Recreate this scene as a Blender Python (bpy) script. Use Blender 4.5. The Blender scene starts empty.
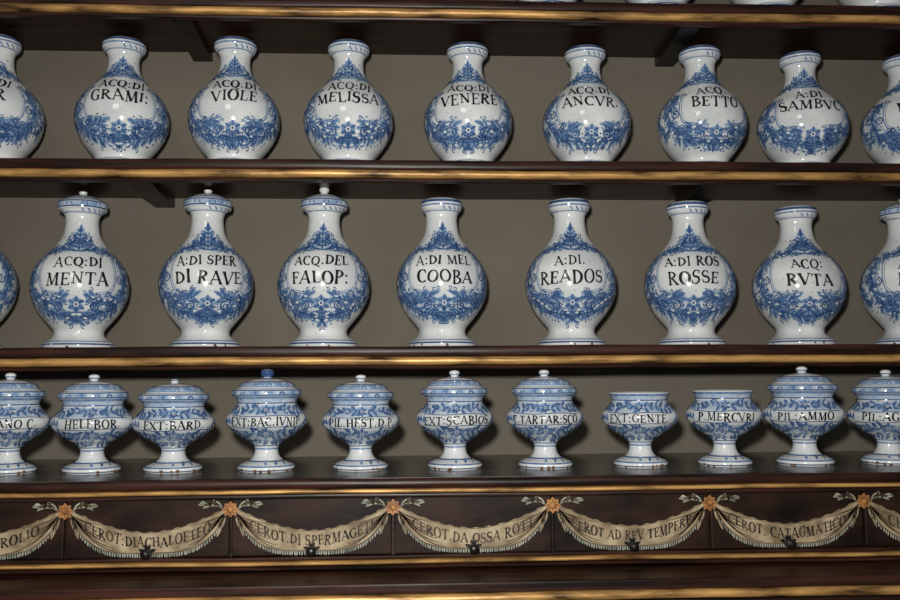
import bpy, math, random
from mathutils import Matrix, Vector
random.seed(7)
S=bpy.context.scene
S.view_settings.view_transform='Standard'

# ------------------------------------------------------------ materials
def new_mat(name):
    m=bpy.data.materials.new(name); m.use_nodes=True
    nt=m.node_tree; b=nt.nodes['Principled BSDF']
    return m,nt,b
def noise_mat(name,c1,c2,scale=8,rough=.4,metal=0,stretch=(1,1,1),lo=.35,hi=.65,detail=6,bump=0,bscale=None,spec=.5,coat=0):
    m,nt,b=new_mat(name)
    tc=nt.nodes.new('ShaderNodeTexCoord'); mp=nt.nodes.new('ShaderNodeMapping')
    mp.inputs['Scale'].default_value=stretch
    n=nt.nodes.new('ShaderNodeTexNoise'); n.inputs['Scale'].default_value=scale; n.inputs['Detail'].default_value=detail
    r=nt.nodes.new('ShaderNodeValToRGB')
    r.color_ramp.elements[0].position=lo; r.color_ramp.elements[1].position=hi
    r.color_ramp.elements[0].color=(*c1,1); r.color_ramp.elements[1].color=(*c2,1)
    L=nt.links.new
    L(tc.outputs['Object'],mp.inputs['Vector']); L(mp.outputs[0],n.inputs['Vector'])
    L(n.outputs['Fac'],r.inputs[0]); L(r.outputs[0],b.inputs['Base Color'])
    b.inputs['Roughness'].default_value=rough; b.inputs['Metallic'].default_value=metal
    b.inputs['Specular IOR Level'].default_value=spec
    b.inputs['Coat Weight'].default_value=coat; b.inputs['Coat Roughness'].default_value=.08
    if bump:
        bp=nt.nodes.new('ShaderNodeBump'); bp.inputs['Strength'].default_value=bump; bp.inputs['Distance'].default_value=.003
        n2=nt.nodes.new('ShaderNodeTexNoise'); n2.inputs['Scale'].default_value=bscale or scale
        L(mp.outputs[0],n2.inputs['Vector']); L(n2.outputs['Fac'],bp.inputs['Height']); L(bp.outputs[0],b.inputs['Normal'])
    return m
M_GLAZE=noise_mat('tin_glaze',(.52,.56,.57),(.73,.75,.745),11,.09,bump=.07,bscale=22,spec=.75)
# speckle in the glaze
nt=M_GLAZE.node_tree; b=nt.nodes['Principled BSDF']
src=b.inputs['Base Color'].links[0].from_socket
n2=nt.nodes.new('ShaderNodeTexNoise'); n2.inputs['Scale'].default_value=150; n2.inputs['Detail'].default_value=2
tc=nt.nodes.new('ShaderNodeTexCoord'); nt.links.new(tc.outputs['Object'],n2.inputs['Vector'])
cr=nt.nodes.new('ShaderNodeValToRGB'); cr.color_ramp.elements[0].position=.24; cr.color_ramp.elements[1].position=.32
cr.color_ramp.elements[0].color=(.45,.36,.28,1); cr.color_ramp.elements[1].color=(1,1,1,1)
mx=nt.nodes.new('ShaderNodeMix'); mx.data_type='RGBA'; mx.blend_type='MULTIPLY'; mx.inputs[0].default_value=1
nt.links.new(n2.outputs['Fac'],cr.inputs[0]); nt.links.new(src,mx.inputs[6]); nt.links.new(cr.outputs[0],mx.inputs[7])
nt.links.new(mx.outputs[2],b.inputs['Base Color'])
M_PALE=noise_mat('pale_blue_paint',(.21,.31,.46),(.49,.56,.63),60,.10,spec=.7)
M_MID=noise_mat('mid_blue_paint',(.065,.14,.30),(.19,.30,.47),70,.10,spec=.7)
M_DARK=noise_mat('dark_blue_paint',(.022,.055,.16),(.065,.135,.28),70,.10,spec=.7)
M_INK=noise_mat('black_lettering',(.004,.004,.006),(.022,.020,.020),40,.16)
M_CHIP=noise_mat('chipped_clay',(.06,.03,.02),(.20,.11,.06),60,.8)
M_WOOD=noise_mat('dark_walnut',(.006,.003,.002),(.028,.011,.006),6,.38,stretch=(1,8,8),bump=.15,bscale=9,spec=.3)
M_EDGE=noise_mat('worn_mahogany',(.006,.003,.0025),(.046,.016,.010),5,.38,stretch=(1,12,12),bump=.2,bscale=9,spec=.25)
M_TOP=noise_mat('varnished_ledge',(.045,.041,.034),(.095,.087,.072),5,.26,stretch=(1,5,5))
M_GOLD=noise_mat('worn_gilding',(.05,.022,.008),(.60,.34,.11),11,.42,metal=.3,stretch=(1,5,5),lo=.30,hi=.60,bump=.5,bscale=18)
M_WALL=noise_mat('warm_grey_paint',(.122,.107,.083),(.146,.130,.104),3,.8,bump=.1,bscale=30,spec=.2)
M_DRAW=noise_mat('drawer_paint',(.005,.0035,.003),(.030,.014,.009),9,.45,stretch=(1,2,2),bump=.2,bscale=20,spec=.15)
M_CREAM=noise_mat('swag_cream',(.17,.125,.07),(.42,.34,.22),34,.5,spec=.25)
M_FOLD=noise_mat('swag_fold',(.06,.04,.02),(.17,.12,.07),40,.5,spec=.25)
M_FRINGE=noise_mat('swag_fringe',(.12,.14,.11),(.34,.35,.29),50,.5,spec=.25)
M_ROS=noise_mat('rosette_orange',(.17,.065,.02),(.46,.21,.065),90,.45,spec=.3)
M_LEAF=noise_mat('scroll_leaf',(.12,.14,.11),(.36,.38,.29),50,.5,spec=.3)
M_SINK=noise_mat('faded_swag_lettering',(.006,.005,.005),(.07,.05,.035),60,.5,spec=.2)
M_KNOB=noise_mat('iron_knob',(.004,.004,.004),(.015,.012,.010),20,.35,metal=.3)
M_FLOOR=noise_mat('floor_tiles',(.16,.10,.07),(.24,.15,.10),4,.5)
M_PLASTER=noise_mat('plaster',(.45,.42,.36),(.52,.48,.41),3,.85)
MATS=[M_GLAZE,M_PALE,M_MID,M_DARK,M_INK,M_CHIP]
GL,PA,MI,DA,INK,CH=range(6)

# ------------------------------------------------------------ mesh builder
class MB:
    def __init__(s): s.v=[];s.f=[];s.m=[]
    def face(s,pts,m):
        i=len(s.v); s.v+=pts; s.f.append(tuple(range(i,i+len(pts)))); s.m.append(m)
    def grid(s,rows,m):
        n=len(rows[0]); i=len(s.v)
        for r in rows: s.v+=r
        for a in range(len(rows)-1):
            for b in range(n-1):
                s.f.append((i+a*n+b,i+a*n+b+1,i+(a+1)*n+b+1,i+(a+1)*n+b)); s.m.append(m)
    def obj(s,name,mats,scale=1,smooth=True):
        me=bpy.data.meshes.new(name)
        me.from_pydata([(x*scale,y*scale,z*scale) for x,y,z in s.v],[],s.f)
        for m in mats: me.materials.append(m)
        me.polygons.foreach_set('material_index',s.m)
        me.polygons.foreach_set('use_smooth',[smooth]*len(s.f))
        me.update()
        o=bpy.data.objects.new(name,me); S.collection.objects.link(o); return o

def catmull(pts,n=6):
    P=[pts[0]]+list(pts)+[pts[-1]]; out=[]
    for i in range(1,len(P)-2):
        p0,p1,p2,p3=P[i-1:i+3]
        for k in range(n):
            t=k/n
            out.append(tuple(.5*((2*b)+(-a+c)*t+(2*a-5*b+4*c-d)*t*t+(-a+3*b-3*c+d)*t**3) for a,b,c,d in zip(p0,p1,p2,p3)))
    out.append(tuple(pts[-1])); return out

def revolve(mb,prof,m,seg=88):
    i=len(mb.v); n=len(prof)
    for k in range(seg):
        a=2*math.pi*k/seg; sa,ca=math.sin(a),math.cos(a)
        for z,r in prof:
            mb.v.append((r*sa,-r*ca,z))
    for k in range(seg):
        k2=(k+1)%seg
        for j in range(n-1):
            mb.f.append((i+k*n+j,i+k2*n+j,i+k2*n+j+1,i+k*n+j+1)); mb.m.append(m)

class Surf:
    """surface of revolution that painted strokes can wrap on"""
    def __init__(s,mb,prof): # prof list (z,r) monotone z
        s.mb=mb; s.p=prof
    def rad(s,z):
        p=s.p
        if z<=p[0][0]: return p[0][1]
        for a,b in zip(p,p[1:]):
            if z<=b[0]:
                d=b[0]-a[0]
                return a[1] if d<1e-6 else a[1]+(b[1]-a[1])*(z-a[0])/d
        return p[-1][1]
    def M(s,u,v,l=0):
        r0=max(s.rad(v),4); r=r0+.28+.13*l; a=u/r0
        return (r*math.sin(a),-r*math.cos(a),v)
class Flat:
    def __init__(s,mb,y,fn=None): s.mb=mb; s.y=y; s.fn=fn
    def M(s,u,v,l=0):
        if s.fn: u,v=s.fn(u,v)
        return (u,s.y-.0004*(l+1),v)

def ribbon(sf,pts,w,m,l=0,across=1):
    """pts 2D polyline, w function of t or number"""
    n=len(pts); rows=[]
    for i,(x,y) in enumerate(pts):
        a=pts[max(0,i-1)]; b=pts[min(n-1,i+1)]
        dx,dy=b[0]-a[0],b[1]-a[1]; d=math.hypot(dx,dy) or 1
        nx,ny=-dy/d,dx/d
        ww=w(i/(n-1)) if callable(w) else w
        rows.append([sf.M(x+nx*ww*(q/across-.5),y+ny*ww*(q/across-.5),l) for q in range(across+1)])
    sf.mb.grid(rows,m)
def leaf(sf,x,y,a,L,W,m,l=1,bend=0.):
    pts=[];n=5
    px,py=x,y
    for i in range(n+1):
        pts.append((px,py)); aa=a+bend*(i/n)
        px+=math.cos(aa)*L/n; py+=math.sin(aa)*L/n
    ribbon(sf,pts,lambda t:max(.02*W,W*math.sin(math.pi*min(1,t*.93+.05))**.8),m,l,2)
def spiral(sf,x,y,r,a0,turns,w,m,l=2,dirn=1):
    pts=[]
    n=int(14*turns)
    for i in range(n+1):
        t=i/n; rr=r*(1-.82*t); a=a0+dirn*turns*2*math.pi*t
        pts.append((x+rr*math.cos(a),y+rr*math.sin(a)))
    ribbon(sf,pts,lambda t:w*(1-.5*t),m,l)
def blob(sf,x,y,r,m,l=3):
    c=[]
    for k in range(8):
        a=k*math.pi/4; c.append(sf.M(x+r*math.cos(a),y+r*math.sin(a),l))
    sf.mb.face(c,m)
def ring(sf,z0,z1,m,l=0,seg=88):
    n=max(1,int((z1-z0)/1.0)); prof=[]
    for k in range(n+1):
        z=z0+(z1-z0)*k/n; prof.append((z,sf.rad(z)+.22+.1*l))
    revolve(sf.mb,prof,m,seg)

# ------------------------------------------------------------ roman lettering
def el(cx,cy,rx,ry,a0,a1,n=12):
    return [(cx+rx*math.cos(math.radians(a0+(a1-a0)*i/n)),cy+ry*math.sin(math.radians(a0+(a1-a0)*i/n))) for i in range(n+1)]
def ser(*ps): return [([(x-.13,y),(x+.13,y)],'t') for x,y in ps]
V=lambda x:([(x,0),(x,.5),(x,1)],'T')
G={
'A':(.80,[([(.03,0),(.40,1)],'t'),([(.36,1),(.76,0)],'T'),([(.16,.33),(.63,.33)],'t')]+ser((.04,0.02),(.76,0.02))),
'B':(.66,[V(.14),(el(.14,.76,.38,.24,90,-90),'v'),(el(.14,.26,.46,.26,90,-90),'v'),([(0,.98),(.2,.98)],'t'),([(0,.02),(.2,.02)],'t')]),
'C':(.70,[(el(.42,.5,.36,.50,50,310,16),'v'),([(.66,.98),(.66,.70)],'t')]),
'D':(.76,[V(.14),(el(.14,.5,.54,.49,90,-90,14),'v'),([(0,.98),(.2,.98)],'t'),([(0,.02),(.2,.02)],'t')]),
'E':(.62,[V(.14),([(0,.98),(.56,.98),],'t'),([(.14,.52),(.44,.52)],'t'),([(0,.02),(.58,.02)],'t'),([(.56,1),(.56,.78)],'t'),([(.58,0),(.58,.22)],'t'),([(.44,.62),(.44,.42)],'t')]),
'F':(.58,[V(.14),([(0,.98),(.56,.98),],'t'),([(.14,.52),(.44,.52)],'t'),([(.56,1),(.56,.76)],'t'),([(.44,.62),(.44,.42)],'t')]+ser((.14,.02))),
'G':(.76,[(el(.42,.5,.36,.50,50,300,16),'v'),([(.66,.98),(.66,.72)],'t'),([(.64,.04),(.64,.42)],'T')]+ser((.64,.42))),
'H':(.80,[V(.14),V(.66),([(.14,.5),(.66,.5)],'t')]+ser((.14,.02),(.14,.98),(.66,.02),(.66,.98))),
'I':(.30,[V(.15)]+ser((.15,.02),(.15,.98))),
'L':(.60,[V(.14),([(0,.02),(.56,.02)],'t'),([(.56,0),(.56,.26)],'t')]+ser((.14,.98))),
'M':(.96,[([(.12,0),(.16,1)],'t'),([(.16,1),(.46,.05)],'T'),([(.46,.05),(.76,1)],'t'),([(.78,1),(.82,0)],'T')]+ser((.12,.02),(.82,.02),(.12,.98),(.80,.98))),
'N':(.80,[([(.14,0),(.14,1)],'t'),([(.10,1),(.66,0)],'T'),([(.66,0),(.66,1)],'t')]+ser((.14,.02),(.10,.98),(.66,.98))),
'O':(.80,[(el(.40,.5,.34,.49,0,360,24),'v')]),
'P':(.64,[V(.14),(el(.14,.73,.42,.26,90,-90),'v'),([(0,.98),(.2,.98)],'t')]+ser((.14,.02))),
'Q':(.80,[(el(.40,.5,.34,.49,0,360,24),'v'),([(.36,.10),(.60,-.14),(.86,-.20)],'m')]),
'R':(.74,[V(.14),(el(.14,.75,.40,.24,90,-90),'v'),([(.30,.5),(.68,0)],'T'),([(0,.98),(.2,.98)],'t')]+ser((.14,.02),(.68,.02))),
'S':(.58,[(el(.28,.74,.22,.24,40,250,10)+el(.28,.26,.24,.25,80,-150,12),'s'),([(.48,.98),(.48,.74)],'t'),([(.04,.02),(.04,.28)],'t')]),
'T':(.70,[V(.35),([(.02,.98),(.68,.98)],'t'),([(.02,1),(.02,.76)],'t'),([(.68,1),(.68,.76)],'t')]+ser((.35,.02))),
'V':(.78,[([(.04,1),(.40,0)],'T'),([(.40,0),(.74,1)],'t')]+ser((.05,.98),(.73,.98))),
'X':(.76,[([(.06,1),(.68,0)],'T'),([(.06,0),(.68,1)],'t')]+ser((.06,.98),(.66,.98),(.06,.02),(.66,.02))),
' ':(.30,[]),
}
def text_width(t,h):
    return sum((.30 if c in ":.'" else G[c][0])*h+.13*h for c in t)-.13*h
def text(sf,t,cx,cy,h,m,l=5,maxw=None):
    w=text_width(t,h); k=1
    if maxw and w>maxw: k=maxw/w
    x=cx-w*k/2; T=.205*h; th=.075*h
    tilt=random.uniform(-.03,.03)
    for c in t:
        if c in ":.'":
            ys=[.1,.62] if c==':' else ([.12] if c=='.' else [.95])
            for yy in ys: blob(sf,x+.13*h*k,cy-h/2+yy*h,.095*h,m,l)
            x+=.43*h*k; continue
        gw,st=G[c]; jy=random.uniform(-.07,.07)*h; sc=random.uniform(.88,1.10); sl=random.uniform(-.09,.12)
        Tk=T*random.uniform(.80,1.15)
        for pts,kd in st:
            Q=[(x+(p[0]+sl*(p[1]-.5)+random.uniform(-.012,.012))*h*k,cy-h/2+(p[1]-.5)*h*sc+.5*h+jy+tilt*(x-cx)) for p in pts]
            R=[Q[0]]
            for a,b in zip(Q,Q[1:]):
                nn=4 if len(Q)<4 else 1
                for q in range(1,nn+1): R.append((a[0]+(b[0]-a[0])*q/nn,a[1]+(b[1]-a[1])*q/nn))
            if kd=='v':
                n=len(R)-1
                def wf(t_,R=R,n=n,Tk=Tk):
                    i=int(round(t_*n)); a=R[max(0,i-1)]; b=R[min(n,i+1)]
                    d=math.hypot(b[0]-a[0],b[1]-a[1]) or 1
                    return th+(Tk-th)*(abs(b[1]-a[1])/d)**1.5
                ribbon(sf,R,wf,m,l)
            elif kd=='s':
                ribbon(sf,R,lambda t_,Tk=Tk:th+(Tk-th)*math.sin(math.pi*t_)**1.5,m,l)
            elif kd=='m': ribbon(sf,R,.11*h,m,l)
            elif kd=='T': ribbon(sf,R,lambda t_,Tk=Tk:Tk*(1.08-.28*math.sin(math.pi*t_)),m,l)
            else: ribbon(sf,R,th,m,l)
        x+=(gw+.13)*h*k

# ------------------------------------------------------------ painted foliage
def foliage(sf,guide,L,W,step,mirror=True,seed=0,wash=8,inner=True):
    for sgn in ([1,-1] if mirror else [1]):
        g=[(sgn*x,y) for x,y in catmull(guide,10)]
        if wash: ribbon(sf,g,lambda t:wash*(.35+.65*math.sin(math.pi*min(1,t+.05)))*(1+.25*math.sin(t*31+seed)),PA,0,3)
        ribbon(sf,g,1.2,DA,3)
        rr=random.Random(seed+3)
        acc=0
        for i in range(1,len(g)-1):
            d=math.hypot(g[i][0]-g[i-1][0],g[i][1]-g[i-1][1]); acc+=d
            if acc<step: continue
            acc=0
            ta=math.atan2(g[i+1][1]-g[i-1][1],g[i+1][0]-g[i-1][0])
            for side in (1,-1):
                s2=side*sgn
                a=ta+s2*rr.uniform(.45,1.2); ll=L*rr.uniform(.6,1.2); ww=W*rr.uniform(.7,1.25)
                leaf(sf,g[i][0],g[i][1],a,ll*1.12,ww*1.35,PA,1,s2*-.7)
                leaf(sf,g[i][0],g[i][1],a,ll,ww*.85,MI,2,s2*-.7)
                leaf(sf,g[i][0],g[i][1],a+s2*.05,ll*.95,ww*.28,DA,3,s2*-.7)
                c=rr.random()
                if c<.5:
                    ex=g[i][0]+math.cos(a)*ll; ey=g[i][1]+math.sin(a)*ll
                    spiral(sf,ex,ey,2.1,a,1.1,.9,DA,4,s2)
                elif c<.65:
                    leaf(sf,g[i][0]+math.cos(a)*ll*.5,g[i][1]+math.sin(a)*ll*.5,a-s2*.9,ll*.5,ww*.5,GL,4,s2*.5)
                if c>.5:
                    blob(sf,g[i][0]+math.cos(a+s2*.5)*ll*.9,g[i][1]+math.sin(a+s2*.5)*ll*.9,.9,rr.choice([DA,MI]))
def flower(sf,x,y,r):
    blob(sf,x,y,r*.85,PA,1)
    for k in range(6):
        a=k*math.pi/3+.5
        leaf(sf,x,y,a,r,r*.62,MI,2); leaf(sf,x,y,a,r*.95,r*.2,DA,3)
    blob(sf,x,y,r*.30,GL,4); blob(sf,x,y,r*.16,DA,5)
def crest(sf,z0,hh,seed):
    r=random.Random(seed)
    foliage(sf,[(17,z0-1),(12,z0+3),(7,z0+8),(2,z0+hh*.6)],5.4,2.9,2.7,seed=seed+50,wash=7)
    foliage(sf,[(34,z0-5),(28,z0+1),(20,z0+2),(12,z0+4)],4.8,2.7,3.0,seed=seed+51,wash=5)
    ribbon(sf,[(0,z0),(0,z0+hh*.5),(0,z0+hh)],1.2,DA,3)
    for k in range(6):
        t=k/5; z=z0+hh*t*.82; L=(1-t)*8+4.5
        for s in (1,-1):
            a=(.15+.6*t)+r.uniform(-.1,.1)
            ang=a if s>0 else math.pi-a
            leaf(sf,0,z,ang,L*1.1,4.6,PA,1,s*.5); leaf(sf,0,z,ang,L*r.uniform(.9,1.15),2.8,MI,2,s*.5); leaf(sf,0,z,ang,L*.9,.8,DA,3,s*.5)
            if k<4: spiral(sf,s*(L+1.0),z+3.2,2.0,-math.pi/2,1.2,.9,DA,3,s)
    leaf(sf,0,z0+hh*.75,math.pi/2,hh*.42,3.6,MI,2); leaf(sf,0,z0+hh*.75,math.pi/2,hh*.36,1.,DA,3)
    flower(sf,0,z0+hh*.25,5.0)

P_BIG=[(0,32),(3,33),(6,31),(9,26.5),(13,23),(18,23),(24,27.5),(34,35.3),(46,41.5),(57,43.8),(67,43.6),(78,40.6),(88,34.4),(96,27.6),(104,21.5),(112,17.2),(122,15.3),(129,15.3),(133,16.6),(136,19.3),(140,20.5),(144,19.8),(146,17.5)]
P_RND=[(0,28),(3,28.5),(6,27),(9,24.5),(13,25.5),(20,31),(31,38.2),(43,42.5),(54,43.5),(64,41.8),(74,37),(82,30.6),(90,23.5),(98,17.8),(106,15.2),(115,14.6),(121,16),(125,19.3),(129,20.8),(133,19.8),(135,17)]
P_POT=[(0,26.5),(3,28),(5.5,27),(8,23),(11,16.5),(16,12.5),(23,11.3),(28,13.5),(33,20),(39,29),(46,36.8),(52,39.7),(57,39.2),(63,34.5),(68,29.8),(72,28.5),(76,29.5),(78,31.5),(80,31)]
def inner(top,r,depth=18):
    return [(top,r),(top+.3,r-2),(top-2,r-4.5),(top-depth,r-5),(top-depth-1,0.01)]

def put(mb,name,x,y,z,k,rot):
    o=mb.obj(name,MATS,k)
    o.location=(x,y,z); o.rotation_euler=(0,0,rot); return o

def bottle(kind,x,y,z,lines,lid,rot,seed,lidstyle=0,hk=1.):
    mb=MB(); rnd=random.Random(seed)
    big=kind=='big'
    pf=catmull(P_BIG if big else P_RND,5)
    k=.324/146 if big else .300/135
    H=146 if big else 135
    sf=Surf(mb,pf)
    revolve(mb,pf+inner(H,pf[-1][1]),GL)
    ring(sf,3.2,4.8,DA); ring(sf,6.2,7.2,MI)
    ring(sf,H-7.5,H-6,MI); ring(sf,H-4.2,H-1.6,DA); ring(sf,H-13,H-12.2,MI)
    for j in range(18):
        u=(j+.5)/18*2*math.pi*16; leaf(sf,u,H-12,math.pi/2+.6,4.6,1.6,MI,1)
    if big:
        f=lambda p:[(a,b) for a,b in p]; zt=(82,65.5); hs=(9.6,12.4)
        crest(sf,93,25,seed)
    else:
        f=lambda p:[(a*.97,24+(b-30)*.86) for a,b in p]; zt=(80,66); hs=(9.6,11.8)
        crest(sf,91,21,seed)
    foliage(sf,f([(33,93),(42,87),(50,75),(50,60),(42,49),(28,44),(12,47)]),9.0,4.2,2.8,seed=seed,wash=13)
    foliage(sf,f([(46,50),(36,40),(24,34),(12,31),(0,28)]),8.6,4.0,3.0,seed=seed+9,wash=9)
    foliage(sf,f([(44,92),(57,90),(67,80),(71,64),(61,50),(52,42)]),7.8,3.8,3.6,seed=seed+5,wash=8)
    for s in (1,-1):
        for (a,b,r) in ((42,66,4.4),(30,49,4.6),(16,39,4.6),(52,46,4),(58,70,4),(37,41,3.6)):
            (a2,b2),=f([(a,b)])
            spiral(sf,s*a2,b2,r,math.pi/2,1.5,1.5,DA,4,s)
            spiral(sf,s*a2,b2,r+1.2,math.pi/2,.8,1.3,PA,3,s)
        for aa,LL in ((.4,11),(.9,9),(1.3,7)):
            leaf(sf,s*3,f([(0,33)])[0][1],-math.pi/2+s*aa,LL,3.6,MI,1,s*.4)
            leaf(sf,s*3,f([(0,33)])[0][1],-math.pi/2+s*aa,LL,.9,DA,3,s*.4)
        # scroll edge framing the label, curled at both ends
        ribbon(sf,[(s*a,b) for a,b in catmull(f([(8,49),(22,51),(33,55),(37,66),(36,80),(31,91)]),6)],1.2,MI,2)
        ribbon(sf,[(s*a,b) for a,b in catmull(f([(8,50.6),(21,52.6),(31.5,56.5),(35,66),(34,79),(29.5,89)]),6)],.5,DA,2)
        (a2,b2),=f([(29,93)]); spiral(sf,s*a2,b2,3.0,0,1.4,1.2,DA,4,s)
    fx=f([(0,41)])[0][1]
    flower(sf,0,fx,8.0)
    leaf(sf,0,f([(0,33)])[0][1],-math.pi/2,11,4.6,MI,2); leaf(sf,0,f([(0,33)])[0][1],-math.pi/2,10,1.3,DA,3)
    Rm=44*math.pi
    for j in range(4): flower(sf,Rm+(j-1.5)*17,60+(-1)**j*7,8)
    for t,zz,h in zip(lines,zt,hs):
        text(sf,t,rnd.uniform(-1.5,1.5),zz,h,INK,l=6,maxw=72 if zz<70 else 56)
    if lid:
        lp=[(H-9,21),(H-8.5,22.4),(H-3,22.8),(H-1,22.2),(H+.5,20),(H+3,16),(H+5.5,10),(H+7,5),(H+7.8,3.2)]
        if lidstyle: lp+=[(H+9,4.2),(H+11,4.9),(H+12.8,4.3),(H+14,2.4),(H+14.5,.01)]
        else: lp+=[(H+8.6,3.6),(H+10,4),(H+11,2.4),(H+11.5,.01)]
        lpp=catmull(lp,4); revolve(mb,[(H-9,18)]+lpp,GL,64)
        ls=Surf(mb,lpp)
        ring(ls,H-8,H-6.6,DA); ring(ls,H-6.6,H-2.4,PA); ring(ls,H-2.4,H-1.2,DA); ring(ls,H+1,H+2.2,MI); ring(ls,H+4,H+5,DA)
        for j in range(22):
            u=j/22*2*math.pi*22.6; leaf(ls,u,H-6.2,math.pi/2+(.5 if j%2 else -.5),4,1.8,MI,1)
    for _ in range(3):
        blob(sf,rnd.uniform(-40,40),rnd.uniform(.8,2.5),rnd.uniform(.8,1.6),CH,3)
    nm='lidded_apothecary_bottle' if lid else 'apothecary_bottle'
    o=put(mb,nm,x,y,z,k,rot); o.scale=(1,1,hk); return o

def pot(x,y,z,label,lid,rot,seed,hk=1.,wk=1.,knob=0):
    mb=MB(); rnd=random.Random(seed)
    pf=catmull(P_POT,5); sf=Surf(mb,pf); H=80
    revolve(mb,pf+inner(H,pf[-1][1],30),GL)
    ring(sf,1,2.2,DA); ring(sf,5,6.4,MI); ring(sf,10,11.2,DA); ring(sf,22.5,24,MI); ring(sf,26,27.,DA)
    ring(sf,71.2,72.4,DA); ring(sf,72.4,76.5,PA); ring(sf,76.5,78.8,MI,1)
    for j in range(16):
        u=j/16*2*math.pi*25; leaf(sf,u,7,math.pi/2,5,3,MI,1)
    C=2*math.pi
    ring(sf,60.0,69.8,PA,0); ring(sf,35.5,44.2,PA,0)
    for zz,LL,wv,n in ((65.,7.0,1.5,36),(40.2,8.5,2.0,34),(31,4.5,.5,24)):
        for j in range(n):
            ang=j/n*C; r=sf.rad(zz); u=(ang-math.pi)*r
            z2=zz+wv*math.sin(j*1.3)
            for s in (1,-1):
                a=s*rnd.uniform(.4,1.3)+ (0 if u>0 else math.pi)
                q=LL*rnd.uniform(.7,1.15)
                leaf(sf,u,z2,a,q,3.6,MI,1,-s*.5)
                leaf(sf,u,z2,a,q*.95,1.2,DA,2,-s*.5)
            if j%2==0: spiral(sf,u,z2+rnd.uniform(-2.5,2.5),2.6,0,1.3,1.1,DA,3)
            if j%3==0: blob(sf,u+3,z2+rnd.uniform(-3,3),1.2,GL,3)
    flower(sf,0,65,5.5); flower(sf,0,40,7)
    for s in (1,-1):
        for q in range(7):
            leaf(sf,s*(37+q*2.2),53+(q-3)*1.3,(math.pi/2)*(q-3)*.33+(0 if s>0 else math.pi),9,3.2,MI,1)
            leaf(sf,s*(37+q*2.2),53+(q-3)*1.3,(math.pi/2)*(q-3)*.33+(0 if s>0 else math.pi),8.5,.9,DA,2)
    ribbon(sf,[(u,58.9+.5*math.sin(u*.12)) for u in range(-37,38)],.8,DA,2)
    ribbon(sf,[(u,47.0+.5*math.sin(u*.12)) for u in range(-37,38)],.8,DA,2)
    text(sf,label,rnd.uniform(-1,1),53.,8.8,INK,l=5,maxw=72)
    if lid:
        lp=[(78.6,30),(79,33),(81,34),(84,33.6),(86,32),(87.2,29.5),(88,28),(91,26.5),(94,22),(96.5,14),(98,7),(98.8,3.6)]
        if knob==0: lp+=[(100,4.6),(102,5.4),(104,4.6),(105,2.6),(105.4,.01)]
        elif knob==1: lp+=[(100,5),(102,6),(105,6),(107,4),(107.5,.01)]
        else: lp+=[(99.5,3.6),(101,3.9),(102.3,2.6),(102.6,.01)]
        lpp=catmull(lp,4); revolve(mb,lpp,GL,72); ls=Surf(mb,lpp)
        ring(ls,79.6,80.8,DA); ring(ls,80.8,84.6,PA); ring(ls,84.6,85.8,DA); ring(ls,88.5,89.5,MI); ring(ls,89.5,93.6,PA); ring(ls,93.6,94.6,DA); ring(ls,96.6,97.6,MI)
        if knob==1: ring(ls,99,107,DA)
        else: ring(ls,100.4,101.6,MI)
        for j in range(34):
            u=j/34*C*33.5; leaf(ls,u,81.0,math.pi/2+(.8 if j%2 else -.8),4.4,2.4,MI,1)
            u=j/34*C*26.5
            leaf(ls,u,89.6,math.pi/2+(.5 if j%2 else -.5),4.8,2.4,MI,1)
    for _ in range(7):
        blob(sf,rnd.uniform(-30,30),rnd.uniform(.5,2.4),rnd.uniform(.8,2.2),CH,3)
    o=put(mb,'lidded_pedestal_jar' if lid else 'open_pedestal_jar',x,y,z,1/545,rot)
    o.scale=(wk,wk,hk); return o

# ------------------------------------------------------------ shelving
ZS=[2.006,1.620]                 # shelf tops
cab=bpy.data.objects.new('apothecary_shelving',None); S.collection.objects.link(cab)
X0,X1=-1.75,2.0
def box(name,x0,x1,y0,y1,z0,z1,mat,parent=cab,bev=0):
    mb=MB()
    c=[(x,y,z) for x in(x0,x1) for y in(y0,y1) for z in(z0,z1)]
    mb.v=c; mb.f=[(0,1,3,2),(4,6,7,5),(0,4,5,1),(2,3,7,6),(0,2,6,4),(1,5,7,3)]; mb.m=[0]*6
    o=mb.obj(name,[mat],1,False)
    if bev:
        b=o.modifiers.new('b','BEVEL'); b.width=bev; b.segments=2
    if parent: o.parent=parent
    return o
def mould(name,prof,mat,x0=X0,x1=X1):
    mb=MB(); n=len(prof); N=90
    for i in range(N+1):
        x=x0+(x1-x0)*i/N; w=.0007*math.sin(x*7+prof[0][1]*30)+.0003*math.sin(x*23+prof[0][1]*50)
        for y,z in prof: mb.v.append((x,y,z+w))
    for i in range(N):
        for j in range(n):
            a=i*n+j;b=i*n+(j+1)%n
            mb.f.append((a,b,b+n,a+n)); mb.m.append(0)
    mb.f.append(tuple(range(n))); mb.m.append(0)
    mb.f.append(tuple(N*n+j for j in range(n))); mb.m.append(0)
    o=mb.obj(name,[mat],1,True)
    o.data.polygons.foreach_set('use_smooth',[len(p.vertices)==4 for p in o.data.polygons])
    o.parent=cab
    e=o.modifiers.new('e','EDGE_SPLIT'); e.split_angle=math.radians(40)
    return o
def bead(yf,z0,z1,out,n=8):
    zc=(z0+z1)/2; h=(z1-z0)/2
    return [(yf+.012,z1)]+[(yf-out*math.sin(math.pi*i/n),zc+h*math.cos(math.pi*i/n)) for i in range(n+1)]+[(yf+.012,z0)]
YF,YW=1.84,2.07
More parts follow.
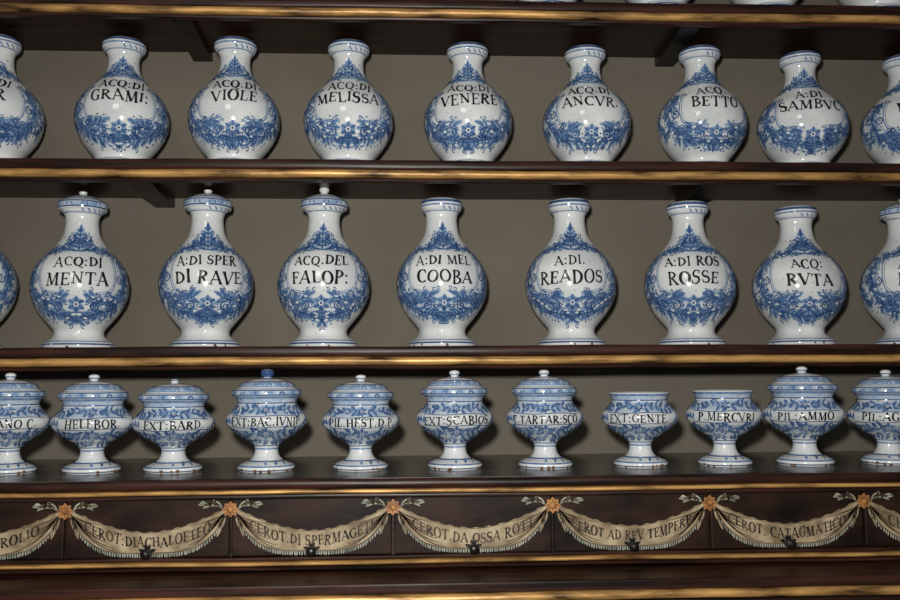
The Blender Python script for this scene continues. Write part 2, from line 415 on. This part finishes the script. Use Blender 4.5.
def shelf(zt,k):
    box(f'shelf_board_{k}',X0,X1,YF+.012,YW,zt-.036,zt,M_WOOD)
    mould(f'shelf_edge_{k}',bead(YF,zt-.021,zt,.004,6),M_EDGE)
    mould(f'gilt_bead_{k}',bead(YF,zt-.0385,zt-.0215,.009),M_GOLD)
    mould(f'lower_lip_{k}',bead(YF+.001,zt-.047,zt-.039,.004,4),M_EDGE)
for k,z in enumerate([2.70,2.352]+ZS): shelf(z,k+1)
def corbel(name,x,zt):
    mb=MB(); w=.022
    pr=[(YF+.03,zt),(YF+.03,zt-.006),(YF+.10,zt-.014),(YW-.05,zt-.018),(YW,zt-.022),(YW,zt)]
    for s in(-w,w):
        for y,z in pr: mb.v.append((x+s,y,z))
    n=len(pr)
    for j in range(n): mb.f.append((j,(j+1)%n,(j+1)%n+n,j+n)); mb.m.append(0)
    mb.f+= [tuple(range(n)),tuple(range(n,2*n))]; mb.m+=[0,0]
    o=mb.obj(name,[M_KNOB],1,False); o.parent=cab
i=0
for zt,xs in ((2.352,(-.47,.62)),(2.006,(-.55,.66))):
    for x in xs:
        i+=1; corbel(f'corbel_{i}',x,zt-.036)
box('back_panel',X0,X1,YW,YW+.02,1.36,2.95,M_WALL)
box('end_upright_left',X0-.03,X0,YF+.005,YW+.02,1.3757,2.95,M_WOOD)
box('end_upright_right',X1,X1+.03,YF+.005,YW+.02,1.3757,2.95,M_WOOD)
box('cornice',X0-.05,X1+.05,YF-.03,YW+.02,2.95,3.03,M_EDGE,bev=.01)

# counter with drawers
ZL=1.3797; YC=1.60
box('ledge_top',X0-.03,X1+.03,YC+.004,YW+.02,ZL-.016,ZL,M_TOP)
mould('ledge_edge',bead(YC,ZL-.018,ZL-.0002,.006,8),M_EDGE)
mould('ledge_gilt_bead',bead(YC+.004,ZL-.0265,ZL-.0185,.005,6),M_GOLD)
box('counter_carcass',X0-.03,X1+.03,YC+.02,YW+.02,1.215,ZL-.0165,M_WOOD)
mould('rail_upper',bead(YC+.008,1.345,1.3525,.003,4),M_EDGE)
mould('rail_lower',bead(YC+.006,1.2405,1.2470,.004,4),M_EDGE)
mould('rail_gilt_bead',bead(YC+.000,1.2330,1.2400,.006,6),M_GOLD)
mould('rail_base',bead(YC+.002,1.2245,1.2325,.010,6),M_EDGE)
labels=['CEROT.DI.OLIO','CEROT:DELEROLIO','CEROT:DIACHALOFTEO','CEROT.DI SPERMAGETI','CEROT.DA OSSA ROTT','CEROT AD REV TEMPERP','CEROT. CATAGMATICO','CEROT.DI BETTON','CEROT.DIVINO']
DM=[M_DRAW,M_CREAM,M_FOLD,M_FRINGE,M_ROS,M_LEAF,M_SINK,M_KNOB]
P=.282
for k,lab in enumerate(labels):
    xc=-.022+P*(k-3)-P/2
    if xc-P/2<X0-.02 or xc+P/2>X1: continue
    box(f'drawer_{k+1}',xc-P/2+.0022,xc+P/2-.0022,YC+.010,YC+.03,1.2475,1.3450,M_DRAW,bev=.002)
    mb=MB()
    hw=P/2-.006
    top=lambda q:1.2905+.042*abs(q)**1.8
    bot=lambda q:1.2545+.066*abs(q)**3.9
    F=Flat(mb,YC+.010)
    rows=[]
    N=40
    for j in range(N+1):
        q=-1+2*j/N
        rows.append([F.M(xc+q*hw, bot(q)+(top(q)-bot(q))*c/4+(.0012*math.sin(j*1.9) if c==4 else 0),0) for c in range(5)])
    mb.grid(rows,1)
    rnd=random.Random(k)
    for s in (1,-1):
        for q0,c in ((.35,.08),(.45,.2),(.52,.35),(.55,.5),(.6,.65),(.62,.8),(.5,.92),(.7,.28),(.75,.55),(.72,.42)):
            q0+=rnd.uniform(-.06,.06)
            pts=[]
            for j in range(9):
                q=s*(q0+(1-q0)*j/8); cc=c+(.5-c)*(j/8)**2
                pts.append((xc+q*hw,bot(q)+(top(q)-bot(q))*cc))
            ribbon(F,pts,lambda t:.0021*math.sin(math.pi*min(1,t+.08))+.0003,2,1)
        for q0,L in ((.93,.030),(.97,.024)):
            leaf(F,xc+s*q0*hw,bot(q0)+.006,-math.pi/2-s*.25,L,.007,1,0); leaf(F,xc+s*q0*hw,bot(q0)+.006,-math.pi/2-s*.25,L,.0015,2,1)
    ribbon(F,[(xc+q/20*hw,bot(q/20)+.0012) for q in range(-19,20)],.0018,2,1)
    ribbon(F,[(xc+q/20*hw,top(q/20)-.001) for q in range(-19,20)],.0014,2,1)
    for j in range(-30,31):
        q=j/32; x=xc+q*hw
        ribbon(F,[(x,bot(q)+.0008),(x+rnd.uniform(-.001,.001),bot(q)-.0055-.001*rnd.random())],.0026,3,1)
    def bend(u,v,xc=xc):
        q=(u)/hw; return (xc+u, v+1.2735+.043*abs(q)**2)
    FT=Flat(mb,YC+.010,bend)
    text(FT,lab,0,0,.0170,6,3,maxw=.214)
    for s in (1,-1):
        bx=xc+s*(P/2-.014)
        for a,L,dx,dz in ((.9,.022,0,1.330),(.3,.030,-.004,1.334),(1.5,.013,-.012,1.333),(-.2,.022,-.014,1.339),(.1,.016,-.026,1.338)):
            ang=math.pi-a if s>0 else a
            leaf(F,bx+s*dx,dz,ang,L,.0065,5,2,s*.6)
            leaf(F,bx+s*dx,dz,ang,L,.0014,2,3,s*.6)
        spiral(F,bx-s*.034,1.3385,.0045,0,1.3,.002,5,3,s)
    kz=1.2565
    for r,y0,y1 in ((.008,0,.004),(.004,.004,.011),(.0085,.011,.017)):
        for q in range(14):
            a0=q/14*2*math.pi;a1=(q+1)/14*2*math.pi
            p=lambda a,rr,yy:(xc+rr*math.cos(a),YC+.010-yy,kz+rr*math.sin(a))
            mb.face([p(a0,r,y0),p(a1,r,y0),p(a1,r,y1),p(a0,r,y1)],7)
            mb.face([p(a0,r,y1),p(a1,r,y1),p(a1,r*.5,y1+.003),p(a0,r*.5,y1+.003)],7)
            mb.face([p(a0,r*.5,y1+.003),p(a1,r*.5,y1+.003),(xc,YC+.010-y1-.004,kz)],7)
    for s in (1,-1):
        leaf(F,xc,kz,math.pi/2-s*1.2,.016,.007,7,4)
        leaf(F,xc,kz+.003,math.pi/2-s*.4,.012,.006,7,4)
    o=mb.obj(f'swag_{k+1}',DM,1,False); o.parent=cab
    mb=MB(); xr=xc-P/2
    F=Flat(mb,YC+.009)
    for q in range(8):
        a=q*math.pi/4
        leaf(F,xr,1.3285,a,.0140,.0090,4,4+q%2)
        leaf(F,xr,1.3285,a,.012,.002,2,6)
    for q in range(16):
        a0=q/16*2*math.pi;a1=(q+1)/16*2*math.pi
        pr=((.0055,0),(.0055,.004),(.003,.0065),(0,.007))
        for (r0,h0),(r1,h1) in zip(pr,pr[1:]):
            p=lambda a,rr,yy:(xr+rr*math.cos(a),YC+.008-yy,1.3285+rr*math.sin(a))
            mb.face([p(a0,r0,h0),p(a1,r0,h0),p(a1,r1,h1),p(a0,r1,h1)],4)
    o=mb.obj(f'rosette_{k+1}',DM,1,False); o.parent=cab
# lower cabinet
box('lower_cabinet_top',X0-.05,X1+.05,1.492,YW+.02,1.206,1.2225,M_EDGE,bev=.003)
mould('lower_gilt_bead',bead(1.492,1.191,1.2055,.007,6),M_GOLD,X0-.05,X1+.05)
box('lower_cabinet_body',X0-.05,X1+.05,1.51,YW+.02,.0,1.2055,M_WOOD)
for k in range(6):
    x=X0+.03+k*.625
    box(f'cabinet_door_{k+1}',x,x+.58,1.495,1.51,.12,1.12,M_EDGE,bev=.004)
    box(f'door_panel_{k+1}',x+.07,x+.51,1.488,1.495,.19,1.05,M_WOOD,bev=.004)

# ------------------------------------------------------------ jars
def face(x,y,k=.9,d=0): return -math.atan2(x,y)*k+d
YJ=1.95
row1=[(-1.37,('ACQ:DI','ROSA'),0,.95),(-1.12,('ACQ:DI','FIORI'),0,.95),(-.884,('ACQ:DI','FIOR'),-.2,.965),(-.614,('ACQ:DI','GRAMI:'),-.05,.955),(-.373,('ACQ.DI','VIOLE'),-.02,.965),(-.124,('ACQ:DI','MELISSA'),0,.955),
(.140,('ACQ:DI','VENERE'),0,.945),(.405,('ACQ.DI','ANCVR.'),.1,.935),(.666,('ACQ.','BETTO'),.32,.945),(.897,('A:DI','SAMBVC'),.2,.91),(1.140,('ACQ:','DI LIL'),.3,.90),(1.37,('ACQ:','SALV'),0,.9)]
for i,(x,t,d,hk) in enumerate(row1): bottle('rnd',x,YJ,ZS[0],t,False,face(x,YJ,.9,d),100+i,hk=hk)
row2=[(-1.18,('ACQ:DI','ROSE'),0,0,1),(-.930,('ACQ:DI','BORAG'),-.2,0,1),(-.693,('ACQ:DI','MENTA'),-.05,1,.975),(-.427,('A:DI SPER','DI RAVE'),.05,1,.99),(-.176,('ACQ.DEL','FALOP:'),-.05,2,.99),
(.080,('A:DI MEL','COOBA'),.05,0,.995),(.3626,('A:DI.','READOS'),0.02,0,.995),(.628,('A:DI ROS','ROSSE'),.05,0,.98),(.873,('ACQ:','RVTA'),.2,0,.95),(1.122,('ACQ:DI','ISSOP'),.3,1,.95),(1.37,('ACQ:','SALV'),0,0,.95)]
for i,(x,t,d,l,hk) in enumerate(row2): bottle('big',x,YJ,ZS[1],t,l>0,face(x,YJ,.9,d),200+i,lidstyle=(l==2),hk=hk)
for i,x in enumerate((-.95,-.70,-.44,-.18,.07,.32,.57,.815,1.07,1.32)):
    bottle('rnd',x,YJ-.03,2.352,('ACQ:DI','SALVIA'),False,face(x,YJ),300+i)
YP=1.77
row3=[(-1.03,'EXT:RVTA',1,1,1,0),(-.885,'PIL:ORO',1,1,1,0),(-.7295,'PIANO C.',1,1,.97,0),(-.5775,'HELEBOR.',1,.98,1.0,0),(-.4298,'EXT:BARD.',1,.95,1.03,2),(-.2585,'EXT:BAC.IVNIP',1,1.0,1.03,1),
(-.0837,'PIL.HEST.D.P.',1,.96,1,0),(.093,'EXT:SCABIOS',1,1,1.,0),(.264,'T.TARTAR:SCO',1,1,1.,0),(.4462,'EXT:GENTE.',0,1,.99,0),(.609,'P.MERCVRI',0,1.02,.98,0),(.7654,'PIL:AMMO',1,1.02,1.03,0),(.9313,'PIL:AGAR',1,.98,1.0,0),(1.09,'EXT:ALOE',1,1,1,0)]
for i,(x,t,l,hk,wk,kn) in enumerate(row3):
    x*=YP/1.71
    pot(x,YP,ZL,t,l,face(x,YP,.95,random.uniform(-.06,.06)),400+i,hk*.98,wk*1.03,kn)

# ------------------------------------------------------------ room
box('wall_back',-2.6,2.9,YW+.02,YW+.12,0,3.2,M_PLASTER,None)
box('floor',-2.6,2.9,-2.5,YW+.12,-.05,0,M_FLOOR,None)

# ------------------------------------------------------------ lights
def area(name,loc,target,size,power,col):
    l=bpy.data.lights.new(name,'AREA'); l.size=size; l.energy=power; l.color=col
    o=bpy.data.objects.new(name,l); S.collection.objects.link(o); o.location=loc
    o.rotation_euler=(Vector(target)-Vector(loc)).to_track_quat('-Z','Y').to_euler()
area('camera_flash',(-.08,-.02,1.72),(.05,1.95,1.75),.08,34,(1,.965,.915))
area('ceiling_lamp',(-.6,-.6,3.0),(.1,1.95,1.6),.6,5,(1,.92,.82))
w=bpy.data.worlds.new('world'); S.world=w; w.use_nodes=True
w.node_tree.nodes['Background'].inputs[0].default_value=(.88,.92,1,1)
w.node_tree.nodes['Background'].inputs[1].default_value=.09

# ------------------------------------------------------------ camera
cd=bpy.data.cameras.new('camera'); cd.lens=36; cd.sensor_width=36
co=bpy.data.objects.new('camera',cd); S.collection.objects.link(co)
yaw=math.atan(.05); pitch=math.atan(80/900)
co.matrix_world=Matrix.Translation((0,0,1.55))@Matrix.Rotation(-yaw,4,'Z')@Matrix.Rotation(math.pi/2+pitch,4,'X')@Matrix.Rotation(-math.radians(.36),4,'Z')
S.camera=co
